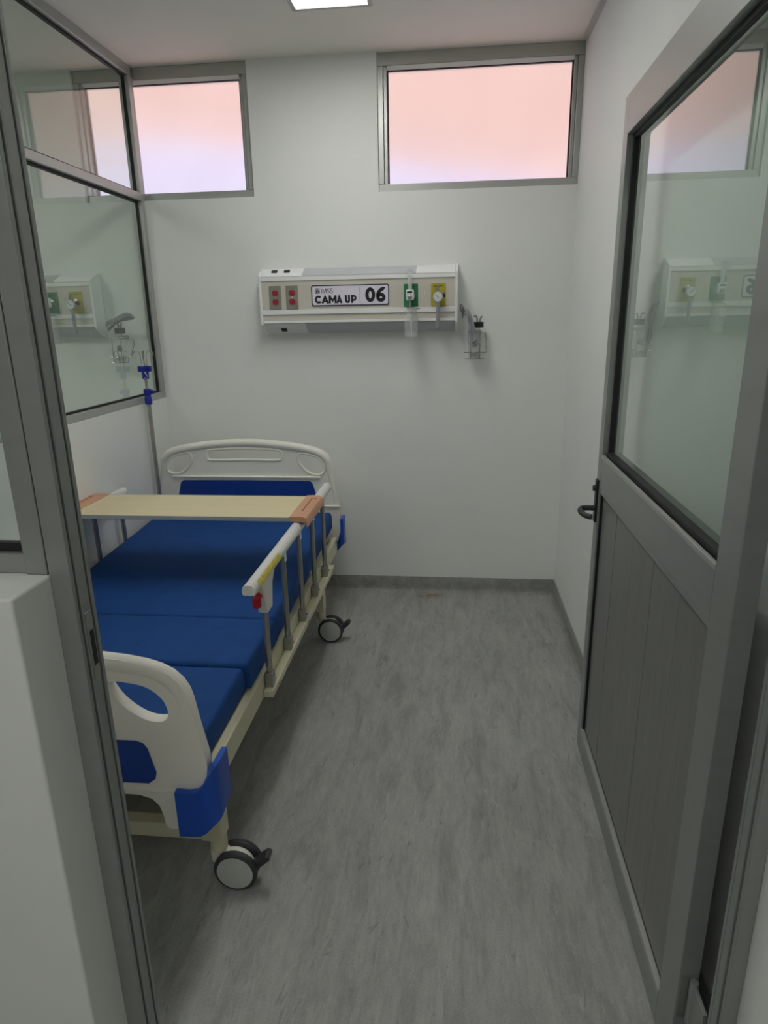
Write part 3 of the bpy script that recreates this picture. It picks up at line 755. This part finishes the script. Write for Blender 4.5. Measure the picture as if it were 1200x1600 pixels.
# ---- IV pole
iv = tag(empty('iv_pole', (BX - 0.990, BY + 1.870, 0.4525)), 'steel drip pole with blue collars and hooks standing at the bed head', 'drip pole')
z0 = 0.4525
MB().cyl((0, 0, 0.0), (0, 0, 1.165 - z0), 0.0110, 16).build('lower_tube', M['chrome'], iv)
MB().cyl((0, 0, 1.165 - z0), (0, 0, 1.290 - z0), 0.0075, 14).build('upper_tube', M['chrome'], iv)
MB().lathe((0, 0, 1.140 - z0), [(0.0165, 0), (0.0185, 0.006), (0.0185, 0.036), (0.0150, 0.042), (0.0150, 0.048), (0.0195, 0.054), (0.0195, 0.076), (0.015, 0.082)], 20).box(0.012, 0.032, -0.006, 0.006, 1.195 - z0, 1.216 - z0).build('collar', M['iv_blue'], iv, bevel=0.0015)
hd = MB().lathe((0, 0, 1.268 - z0), [(0.012, 0), (0.017, 0.006), (0.018, 0.040), (0.015, 0.046)], 20).box(-0.034, 0.034, -0.011, 0.011, 1.308 - z0, 1.336 - z0).box(-0.011, 0.011, -0.034, 0.034, 1.308 - z0, 1.336 - z0).build('hook_head', M['iv_blue'], iv, bevel=0.003)
for k in range(4):
    a = math.pi / 2 * k + 0.35
    pts = [(0.012, 1.330), (0.014, 1.375), (0.016, 1.400), (0.026, 1.412), (0.040, 1.410), (0.049, 1.398), (0.046, 1.385), (0.032, 1.381)]
    pts = smooth_loop([(r * math.cos(a), r * math.sin(a), z - z0) for r, z in pts], 3, False)
    MB().tube(pts, 0.0022, 8).build('hook', M['chrome'], iv)
MB().tube(smooth_loop([(0.0, -0.020, 1.322 - z0), (0.014, -0.026, 1.300 - z0), (0.024, -0.026, 1.282 - z0), (0.014, -0.026, 1.270 - z0), (0.006, -0.024, 1.280 - z0)], 3, False), 0.002, 8).build('clip_hook', M['steel'], iv)

# ---- head wall unit
HX, HZ = -0.495, 1.482
hw = tag(empty('headwall_unit', (HX, YB, HZ)), 'white wall-mounted bed-head service panel reading CAMA UP 06', 'medical panel')
def hx(x): return x - HX
def hy(y): return y - YB
def hzz(z): return z - HZ
prof = [(3.5795, 1.484), (3.550, 1.487), (3.492, 1.524), (3.482, 1.533), (3.482, 1.762), (3.492, 1.771), (3.550, 1.799), (3.5795, 1.803)]
def grow(p, d):
    return [(min(3.5795, 3.53 + (y - 3.53) * (1 + d)), 1.6435 + (z - 1.6435) * (1 + d * 0.35)) for y, z in p]
lp = lambda p: [(hy(y), hzz(z)) for y, z in p]
MB().prism_x(lp(prof), hx(-0.992), hx(0.002)).build('body', M['hw_beige'], hw)
for x0, x1 in ((-1.006, -0.992), (0.002, 0.016)):
    MB().prism_x(lp(grow(prof, 0.16)), hx(x0), hx(x1)).build('end_cap', M['hw_white'], hw, bevel=0.004)
def band(nm, mm, x0, x1, za, zb, d, parent=hw, bevel=0.001):
    return MB().box(hx(x0), hx(x1), hy(3.482 - d), hy(3.4815), hzz(za), hzz(zb)).build(nm, mm, parent, bevel=bevel)
band('trim_rail', M['hw_white'], -0.9915, 0.0015, 1.742, 1.760, 0.005)
band('trim_rail', M['hw_white'], -0.9915, 0.0015, 1.577, 1.600, 0.006)
band('trim_rail', M['hw_white'], -0.9915, 0.0015, 1.534, 1.546, 0.005)
up = [(3.4825, 1.7655), (3.4915, 1.7745), (3.550, 1.8025), (3.5795, 1.8065), (3.5795, 1.8035), (3.550, 1.7995), (3.4925, 1.7715), (3.484, 1.7635)]
dn = [(3.4825, 1.5295), (3.4915, 1.5205), (3.550, 1.4835), (3.5795, 1.4805), (3.5795, 1.4838), (3.550, 1.4868), (3.4925, 1.5238), (3.484, 1.5317)]
def cover(nm, mm, p, x0, x1): return MB().prism_x(lp(p), hx(x0), hx(x1)).build(nm, mm, hw)
cl = cover('end_cover', M['hw_white'], up, -0.991, -0.778)
cover('lamp_cover', M['hw_grey'], up, -0.777, -0.195)
cover('end_cover', M['hw_white'], up, -0.194, 0.001)
cb = cover('end_cover', M['hw_white'], dn, -0.991, -0.772)
cover('lamp_cover', M['hw_grey'], dn, -0.771, 0.001)
def rocker(parent, m, x, top=True):
    s = math.atan2(0.028, 0.058) if top else -math.atan2(0.037, 0.058)
    b = MB().box(-0.015, 0.015, -0.011, 0.011, -0.004, 0.006)
    b.xform(Matrix.Translation((hx(x), hy(3.520), hzz(1.7895 if top else 1.5015))) @ Matrix.Rotation(s, 4, 'X') @ (Matrix.Identity(4) if top else Matrix.Rotation(math.pi, 4, 'X')))
    return b.build('rocker_switch', m, parent, bevel=0.002)
rocker(cl, M['black'], -0.928); rocker(cl, M['maroon'], -0.862); rocker(cb, M['black'], -0.893, False)
for x0 in (-0.953, -0.865):
    pl = MB().box(hx(x0), hx(x0 + 0.063), hy(3.477), hy(3.4815), hzz(1.603), hzz(1.719)).build('outlet_plate', M['socket_plate'], hw, bevel=0.0015)
    for zc in (1.683, 1.640):
        c = (hx(x0 + 0.0335), hy(3.477), hzz(zc))
        disc = [(c[0] + 0.0165 * math.cos(a), c[2] + max(-0.0135, min(0.0135, 0.0165 * math.sin(a)))) for a in [2 * math.pi * k / 24 for k in range(24)]]
        MB().plate(disc, [], hy(3.4735), hy(3.4775), 'y').build('receptacle', M['socket_red'], pl, bevel=0.0008)
        MB().box(c[0] - 0.0075, c[0] - 0.0055, hy(3.4730), hy(3.4737), c[2], c[2] + 0.008).box(c[0] + 0.0050, c[0] + 0.0072, hy(3.4730), hy(3.4737), c[2], c[2] + 0.008).cyl((c[0], hy(3.4730), c[2] - 0.006), (c[0], hy(3.4737), c[2] - 0.006), 0.0025, 10).build('receptacle_slots', M['black'], pl)
    MB().cyl((hx(x0 + 0.0335), hy(3.4755), hzz(1.6615)), (hx(x0 + 0.0335), hy(3.4775), hzz(1.6615)), 0.003, 10).build('screw', M['hw_white'], pl)
# sign
SX0, SX1, SZ0, SZ1 = -0.731, -0.331, 1.6155, 1.7175
u_ = 0.40 / 630
sg = MB().plate([(hx(a), hzz(c)) for a, c in rrect(SX0, SX1, SZ0, SZ1, 0.010)], [], hy(3.4785), hy(3.4815), 'y').build('sign_plate', M['sign'], hw)
MB().plate([(hx(a), hzz(c)) for a, c in rrect(SX0, SX1, SZ0, SZ1, 0.010)], [list(reversed([(hx(a), hzz(c)) for a, c in rrect(SX0 + 0.005, SX1 - 0.005, SZ0 + 0.005, SZ1 - 0.005, 0.007)]))], hy(3.4778), hy(3.4784), 'y').build('sign_border', M['navy'], sg)
ys = hy(3.4780)
def sx(u): return hx(SX0 + (u - 505) * u_)
def sz(v): return hzz(SZ1 - (v - 178) * (SZ1 - SZ0) / 174)
def glyph(ch, x0, x1, z0, z1, h):
    hx_, xm, zm = h, (x0 + x1) / 2, (z0 + z1) / 2
    X0, X1, Z0, Z1 = x0 + h, x1 - h, z0 + h, z1 - h
    if ch == 'C': return [(arc_pts(xm + h * .5, zm, X1 - xm, Z1 - zm, 48, 312), h, False)]
    if ch == 'A': return [([(x0 + h * .9, z0), (xm, z1 - h * 1.3), (x1 - h * .9, z0)], h, False), ([(xm - h * .5, z1 - h), (xm + h * .5, z1 - h)], h, False), ([(x0 + h * 2, z0 + (z1 - z0) * .25), (x1 - h * 2, z0 + (z1 - z0) * .25)], h * .75, False)]
    if ch == 'M': return [([(X0, z0), (X0, z1)], h, False), ([(X1, z0), (X1, z1)], h, False), ([(x0 + h * .7, z1 - h * .5), (xm, z0 + (z1 - z0) * .33), (x1 - h * .7, z1 - h * .5)], h * .85, False)]
    if ch == 'U': return [([(X0, z1)] + arc_pts(xm, z0 + (X1 - X0) / 2 + h, (X1 - X0) / 2, (X1 - X0) / 2, 180, 360) + [(X1, z1)], h, False)]
    if ch == 'P': return [([(X0, z0), (X0, z1)], h, False), ([(X0, Z1)] + arc_pts(xm + h * .2, Z1 - (z1 - z0) * .25, X1 - xm - h * .2, (z1 - z0) * .25, 90, -90) + [(X0, Z1 - (z1 - z0) * .5)], h * .9, False)]
    if ch == '0': return [(arc_pts(xm, zm, X1 - xm, Z1 - zm, 0, 360, 30)[:-1], h, True)]
    if ch == '6':
        r = (z1 - z0) * .31
        return [(arc_pts(xm, z0 + r, X1 - xm, r - h, 0, 360, 26)[:-1], h, True), (smooth_loop([(X0, z0 + r), (X0 + h * .1, zm + h * .6), (xm - h * .1, Z1 - h * .5), (xm + h * 1.5, Z1 + h * .1), (X1 + h * .3, Z1 - h * .1)], 5, False), h, False)]
for ch, a, c in (('C', 527, 591), ('A', 584, 652), ('M', 654, 716), ('A', 716, 752), ('U', 778, 820), ('P', 829, 873)):
    if ch == 'A' and a == 716: a, c = 708, 757
    if ch == 'A' and a == 584: a, c = 585, 648
    if ch == 'M': a, c = 646, 710
    strokes('lettering', glyph(ch, sx(a), sx(c), sz(331), sz(264), 8.3 * u_), ys + 0.0003, M['ink'], sg)
for ch, a, c in (('0', 944, 1024), ('6', 1032, 1107)):
    strokes('lettering', glyph(ch, sx(a), sx(c), sz(327), sz(205), 13.6 * u_), ys + 0.0003, M['ink'], sg)
ZB, ZT, hh_ = sz(246), sz(206), 2.5 * u_
for a, c in ((584, 592),): strokes('lettering', [([(sx(588), ZB), (sx(588), ZT)], hh_, False)], ys + 0.0003, M['ink'], sg)
strokes('lettering', [([(sx(597), ZB), (sx(601), ZT)], hh_ * .8, False), ([(sx(601), ZT), (sx(613), ZB + hh_), (sx(625), ZT)], hh_ * .8, False), ([(sx(625), ZT), (sx(630), ZB)], hh_, False)], ys + 0.0003, M['ink'], sg)
for a in (634, 658):
    h4 = ZT - ZB; S_ = lambda u, t: (sx(a + u), ZB + h4 * t)
    strokes('lettering', [(smooth_loop([S_(21, .84), S_(16, .94), S_(10, .95), S_(4, .84), S_(5, .66), S_(12, .53), S_(20, .38), S_(20, .18), S_(14, .06), S_(7, .05), S_(1, .17)], 4, False), hh_ * .9, False)], ys + 0.0003, M['ink'], sg)
MB().box(sx(899), sx(902), ys - 0.0004, ys + 0.0004, sz(328), sz(198)).build('divider_line', M['navy'], sg)
eb = MB()
ring = lambda a, b, c, d, r: rrect(sx(a), sx(b), sz(d), sz(c), r)
eb.plate(ring(538, 574, 204, 247, 0.002), [list(reversed(ring(542, 570, 208, 243, 0.0015)))], ys - 0.0004, ys + 0.0004, 'y')
eb.box(sx(546), sx(566), ys - 0.0004, ys + 0.0004, sz(218), sz(214))
eb.plate([(sx(545), sz(240)), (sx(545), sz(224)), (sx(552), sz(218)), (sx(556), sz(226)), (sx(560), sz(218)), (sx(567), sz(224)), (sx(567), sz(240)), (sx(561), sz(240)), (sx(561), sz(230)), (sx(556), sz(234)), (sx(551), sz(230)), (sx(551), sz(240))], [], ys - 0.0004, ys + 0.0004, 'y')
eb.build('emblem', M['ink'], sg)
# gas outlets
for nm, mm, x0 in (('green_gas_outlet', M['green'], -0.256), ('yellow_gas_outlet', M['gold'], -0.118)):
    g = MB().plate([(hx(a), hzz(c)) for a, c in rrect(x0, x0 + 0.072, 1.604, 1.714, 0.003)], [], hy(3.4775), hy(3.4815), 'y').build(nm, mm, hw, bevel=0.001)
    MB().box(hx(x0 + 0.012), hx(x0 + 0.056), hy(3.4769), hy(3.4776), hzz(1.6985), hzz(1.7015)).build('printed_line', M['ink'], g)
    MB().lathe((hx(x0 + 0.036), hy(3.4775), hzz(1.655)), [(0.022, 0), (0.022, -0.004), (0.016, -0.007), (0.008, -0.008)], 24, 'y').build('valve_socket', M['steel'], g)
MB().cyl((hx(-0.150), hy(3.4785), hzz(1.668)), (hx(-0.150), hy(3.4815), hzz(1.668)), 0.0025, 10).box(hx(-0.1512), hx(-0.1488), hy(3.479), hy(3.4815), hzz(1.660), hzz(1.680)).build('screw', M['hw_white'], hw)

# ---- oxygen flowmeter with humidifier bottle (plugged into the green outlet)
fm = tag(empty('oxygen_flowmeter', (-0.222, 3.425, 1.456)), 'clear flowmeter with humidifier bottle plugged into green outlet of panel CAMA UP 06', 'flowmeter')
def F(x, y, z): return (x + 0.222, y - 3.425, z - 1.456)
MB().cyl(F(-0.222, 3.4685, 1.655), F(-0.222, 3.442, 1.655), 0.010, 16).build('outlet_probe', M['steel'], fm)
MB().plate(rrect(-0.020, 0.020, 1.634 - 1.456, 1.684 - 1.456, 0.006), [], 0.0, 0.020, 'y').build('body', M['gauge'], fm, bevel=0.003)
MB().box(-0.014, 0.012, -0.0008, 0.0005, 1.668 - 1.456, 1.676 - 1.456).build('printed_scale', M['black'], fm)
MB().lathe(F(-0.222, 3.425, 1.648), [(0.011, 0), (0.011, -0.012), (0.008, -0.014)], 18, 'y').build('flow_knob', M['steel'], fm, bevel=0.001)
MB().lathe(F(-0.222, 3.435, 1.684), [(0.0105, 0), (0.0105, 0.082), (0.013, 0.084), (0.013, 0.092), (0.008, 0.096)], 18).build('flow_tube', M['water'], fm)
MB().cyl(F(-0.222, 3.435, 1.596), F(-0.222, 3.435, 1.636), 0.0065, 14).build('stem', M['steel'], fm)
MB().lathe(F(-0.216, 3.425, 1.573), [(0.029, 0), (0.030, 0.003), (0.030, 0.016), (0.022, 0.021), (0.012, 0.024)], 28).build('bottle_cap', M['clear'], fm)
MB().lathe(F(-0.222, 3.432, 1.590), [(0.014, 0), (0.014, 0.010), (0.009, 0.013)], 18).cyl(F(-0.206, 3.425, 1.592), F(-0.172, 3.418, 1.596), 0.0035, 10).build('bottle_nut', M['steel'], fm)
bt = [(0.028, 0.000), (0.033, 0.004), (0.034, 0.012), (0.034, 0.092), (0.032, 0.104), (0.027, 0.112), (0.027, 0.117)]
MB().lathe(F(-0.216, 3.425, 1.456), bt, 32).build('humidifier_bottle', M['clear_b'], fm)
MB().cyl(F(-0.216, 3.425, 1.462), F(-0.216, 3.425, 1.572), 0.004, 10).build('dip_tube', M['water'], fm)

# ---- vacuum regulator (plugged into the yellow outlet)
vr = tag(empty('vacuum_regulator', (-0.083, 3.43, 1.50)), 'round vacuum gauge with grey stem plugged into yellow outlet of panel CAMA UP 06', 'gauge')
def G(x, y, z): return (x + 0.083, y - 3.43, z - 1.50)
MB().cyl(G(-0.083, 3.4685, 1.652), G(-0.083, 3.440, 1.652), 0.014, 18).build('outlet_probe', M['steel'], vr)
MB().lathe(G(-0.083, 3.440, 1.647), [(0.020, 0), (0.0255, -0.004), (0.0255, -0.018), (0.0235, -0.021)], 32, 'y').build('gauge_case', M['steel'], vr)
dl = MB().lathe(G(-0.083, 3.4188, 1.647), [(0.0225, 0), (0.0225, -0.001), (0.021, -0.0014)], 32, 'y').build('gauge_dial', M['gauge'], vr)
nd = MB().box(-0.0012, 0.0012, -0.0010, 0.0, -0.008, 0.017).xform(Matrix.Translation(G(-0.083, 3.4173, 1.647)) @ Matrix.Rotation(math.radians(-48), 4, 'Y'))
nd.build('needle', M['black'], dl)
rg = MB()
for k in range(9):
    a = math.radians(-30 + 240 * k / 8)
    t = MB()
    c = G(-0.083 + 0.0175 * math.cos(a), 3.4170, 1.647 + 0.0175 * math.sin(a))
    rg.box(c[0] - 0.0011, c[0] + 0.0011, c[1] - 0.0006, c[1] + 0.0004, c[2] - 0.0011, c[2] + 0.0011)
    t.bm.free()
rg.build('dial_marks', M['black'], dl)
MB().cyl(G(-0.083, 3.432, 1.668), G(-0.083, 3.432, 1.700), 0.004, 12).cyl(G(-0.092, 3.432, 1.672), G(-0.092, 3.432, 1.692), 0.003, 10).cyl(G(-0.074, 3.432, 1.672), G(-0.074, 3.432, 1.692), 0.003, 10).build('yoke', M['steel'], vr)
MB().cyl(G(-0.060, 3.440, 1.655), G(-0.046, 3.440, 1.655), 0.010, 16).build('control_knob', M['black'], vr, bevel=0.002)
MB().cyl(G(-0.083, 3.432, 1.500), G(-0.083, 3.432, 1.615), 0.0095, 16).lathe(G(-0.083, 3.432, 1.612), [(0.0125, 0), (0.0125, 0.010), (0.0095, 0.014)], 16).build('stem_tube', M['tube_grey'], vr)

# ---- suction jar in its wire bracket
sj = tag(empty('suction_jar', (0.108, 3.50, 1.338)), 'glass suction jar with black lid in wire bracket right of panel CAMA UP 06', 'suction jar')
def J(x, y, z): return (x - 0.108, y - 3.50, z - 1.338)
MB().lathe(J(0.108, 3.515, 1.346), [(0.028, 0), (0.033, 0.004), (0.034, 0.014), (0.034, 0.105), (0.030, 0.120), (0.024, 0.128), (0.024, 0.150)], 32).build('glass_jar', M['clear_b'], sj)
MB().lathe(J(0.108, 3.515, 1.350), [(0.018, 0), (0.026, 0.004), (0.026, 0.020), (0.012, 0.026)], 24).build('float_ball', M['steel'], sj)
MB().lathe(J(0.108, 3.515, 1.400), [(0.010, 0), (0.014, 0.006), (0.014, 0.022), (0.009, 0.032)], 18).build('float_valve', M['black'], sj)
ld = MB().lathe(J(0.122, 3.515, 1.496), [(0.0265, 0), (0.0275, 0.002), (0.0275, 0.026), (0.0255, 0.028)], 28).build('lid', M['black'], sj)
MB().tube(smooth_loop([J(0.116, 3.515, 1.522), J(0.116, 3.515, 1.540), J(0.109, 3.512, 1.554), J(0.100, 3.506, 1.550)], 3, False), 0.0045, 10).tube(smooth_loop([J(0.130, 3.515, 1.522), J(0.131, 3.514, 1.536), J(0.139, 3.510, 1.552)], 3, False), 0.0045, 10).build('lid_nozzle', M['tube_grey'], sj)
wbm = MB()
ringp = lambda z, r: [J(0.108 + r * math.cos(2 * math.pi * k / 28), 3.515 + r * math.sin(2 * math.pi * k / 28), z) for k in range(28)]
for z in (1.372, 1.474): wbm.tube(ringp(z, 0.038), 0.0024, 8, True)
for dx in (-0.024, 0.024):
    wbm.tube(smooth_loop([J(0.108 + dx, 3.572, 1.474), J(0.108 + dx, 3.56, 1.474), J(0.108 + dx, 3.545, 1.474)], 2, False), 0.0024, 8)
    wbm.tube([J(0.108 + dx, 3.486, 1.474), J(0.108 + dx, 3.484, 1.440), J(0.108 + dx, 3.484, 1.360), J(0.108 + dx, 3.490, 1.341), J(0.108 + dx, 3.545, 1.341), J(0.108 + dx, 3.553, 1.372)], 0.0024, 8)
wbm.tube([J(0.052, 3.515, 1.372), J(0.164, 3.515, 1.372)], 0.0024, 8)
wbm.tube(smooth_loop([J(0.164, 3.515, 1.372), J(0.166, 3.54, 1.40), J(0.166, 3.572, 1.44), J(0.160, 3.574, 1.47)], 3, False), 0.0024, 8)
wbm.tube([J(0.056, 3.515, 1.341), J(0.156, 3.515, 1.341)], 0.0022, 8)
wbm.build('wire_bracket', M['chrome'], sj)
MB().box(*[J(0.076, 0, 0)[0], J(0.140, 0, 0)[0]], J(0, 3.571, 0)[1], J(0, 3.5795, 0)[1], J(0, 0, 1.465)[2], J(0, 0, 1.484)[2]).build('wall_plate', M['steel'], sj, bevel=0.002)

# ---- suction tubing looped over the jar
def tubing(strands, loc, label):
    o = empty('suction_tubing', loc)
    for pts in strands:
        MB().tube(smooth_loop([(p[0] - loc[0], p[1] - loc[1], p[2] - loc[2]) for p in pts], 6, False), 0.0034, 10).build('tube_strand', M['tube_grey'], o)
    return tag(o, label, 'tubing')
S = []
for k in range(3):
    d = 0.0105 * k
    S.append([(0.030 + d * 0.4, 3.560, 1.586 - d), (0.034 + d, 3.540, 1.610 - d), (0.050 + d, 3.500, 1.592 - d), (0.068 + d * 1.2, 3.470, 1.545 - d), (0.072 + d, 3.462, 1.480), (0.072 + d * 1.1, 3.464, 1.432), (0.090, 3.462, 1.402 + d), (0.118 - d * 0.6, 3.460, 1.412 + d), (0.132 - d * 1.1, 3.459, 1.440), (0.120 - d, 3.459, 1.470), (0.100 - d * 0.6, 3.461, 1.500 - d), (0.090 - d * .3, 3.470, 1.540 - 2 * d), (0.070, 3.505, 1.580 - d), (0.050, 3.535, 1.590 - 1.4 * d), (0.040, 3.562, 1.566 - d)])
tubing(S, (0.09, 3.50, 1.50), 'grey plastic tubing coiled over the suction jar right of panel CAMA UP 06')

# ---- the same equipment in the next cubicle, seen through the glass
DX = -1.925
def next_copy(o, label):
    c = copy_tree(o); c.location.x += DX; c['label'] = label
    return c
next_copy(hw, 'bed-head service panel of the next cubicle, only its right end seen through the partition glass')
next_copy(fm, 'flowmeter with bottle seen through the partition glass on the left panel')
next_copy(vr, 'vacuum gauge seen through the partition glass on the left panel')
next_copy(sj, 'glass suction jar with black lid seen through the partition glass')
S = []
for k in range(4):
    d = 0.006 * k; x = DX
    S.append([(0.030 + x, 3.560, 1.545 + d * 0.5), (0.045 + x, 3.520, 1.548 - d), (0.085 + x, 3.470, 1.560 - d), (0.125 + x, 3.462, 1.572 - d), (0.160 + x, 3.465, 1.590 - d), (0.195 + x - d, 3.470, 1.600 - d), (0.222 + x - d, 3.478, 1.588 - 0.3 * d), (0.222 + x - d, 3.485, 1.572 + d * 0.4), (0.190 + x, 3.490, 1.566 + d), (0.140 + x, 3.480, 1.556 + d * 0.6), (0.090 + x, 3.490, 1.535 - d * 0.5), (0.048 + x, 3.530, 1.520 - d * 0.4), (0.034 + x, 3.560, 1.515 - d * 0.3)])
tubing(S, (DX + 0.12, 3.50, 1.55), 'grey tubing bundled sideways above the suction jar behind the partition glass')
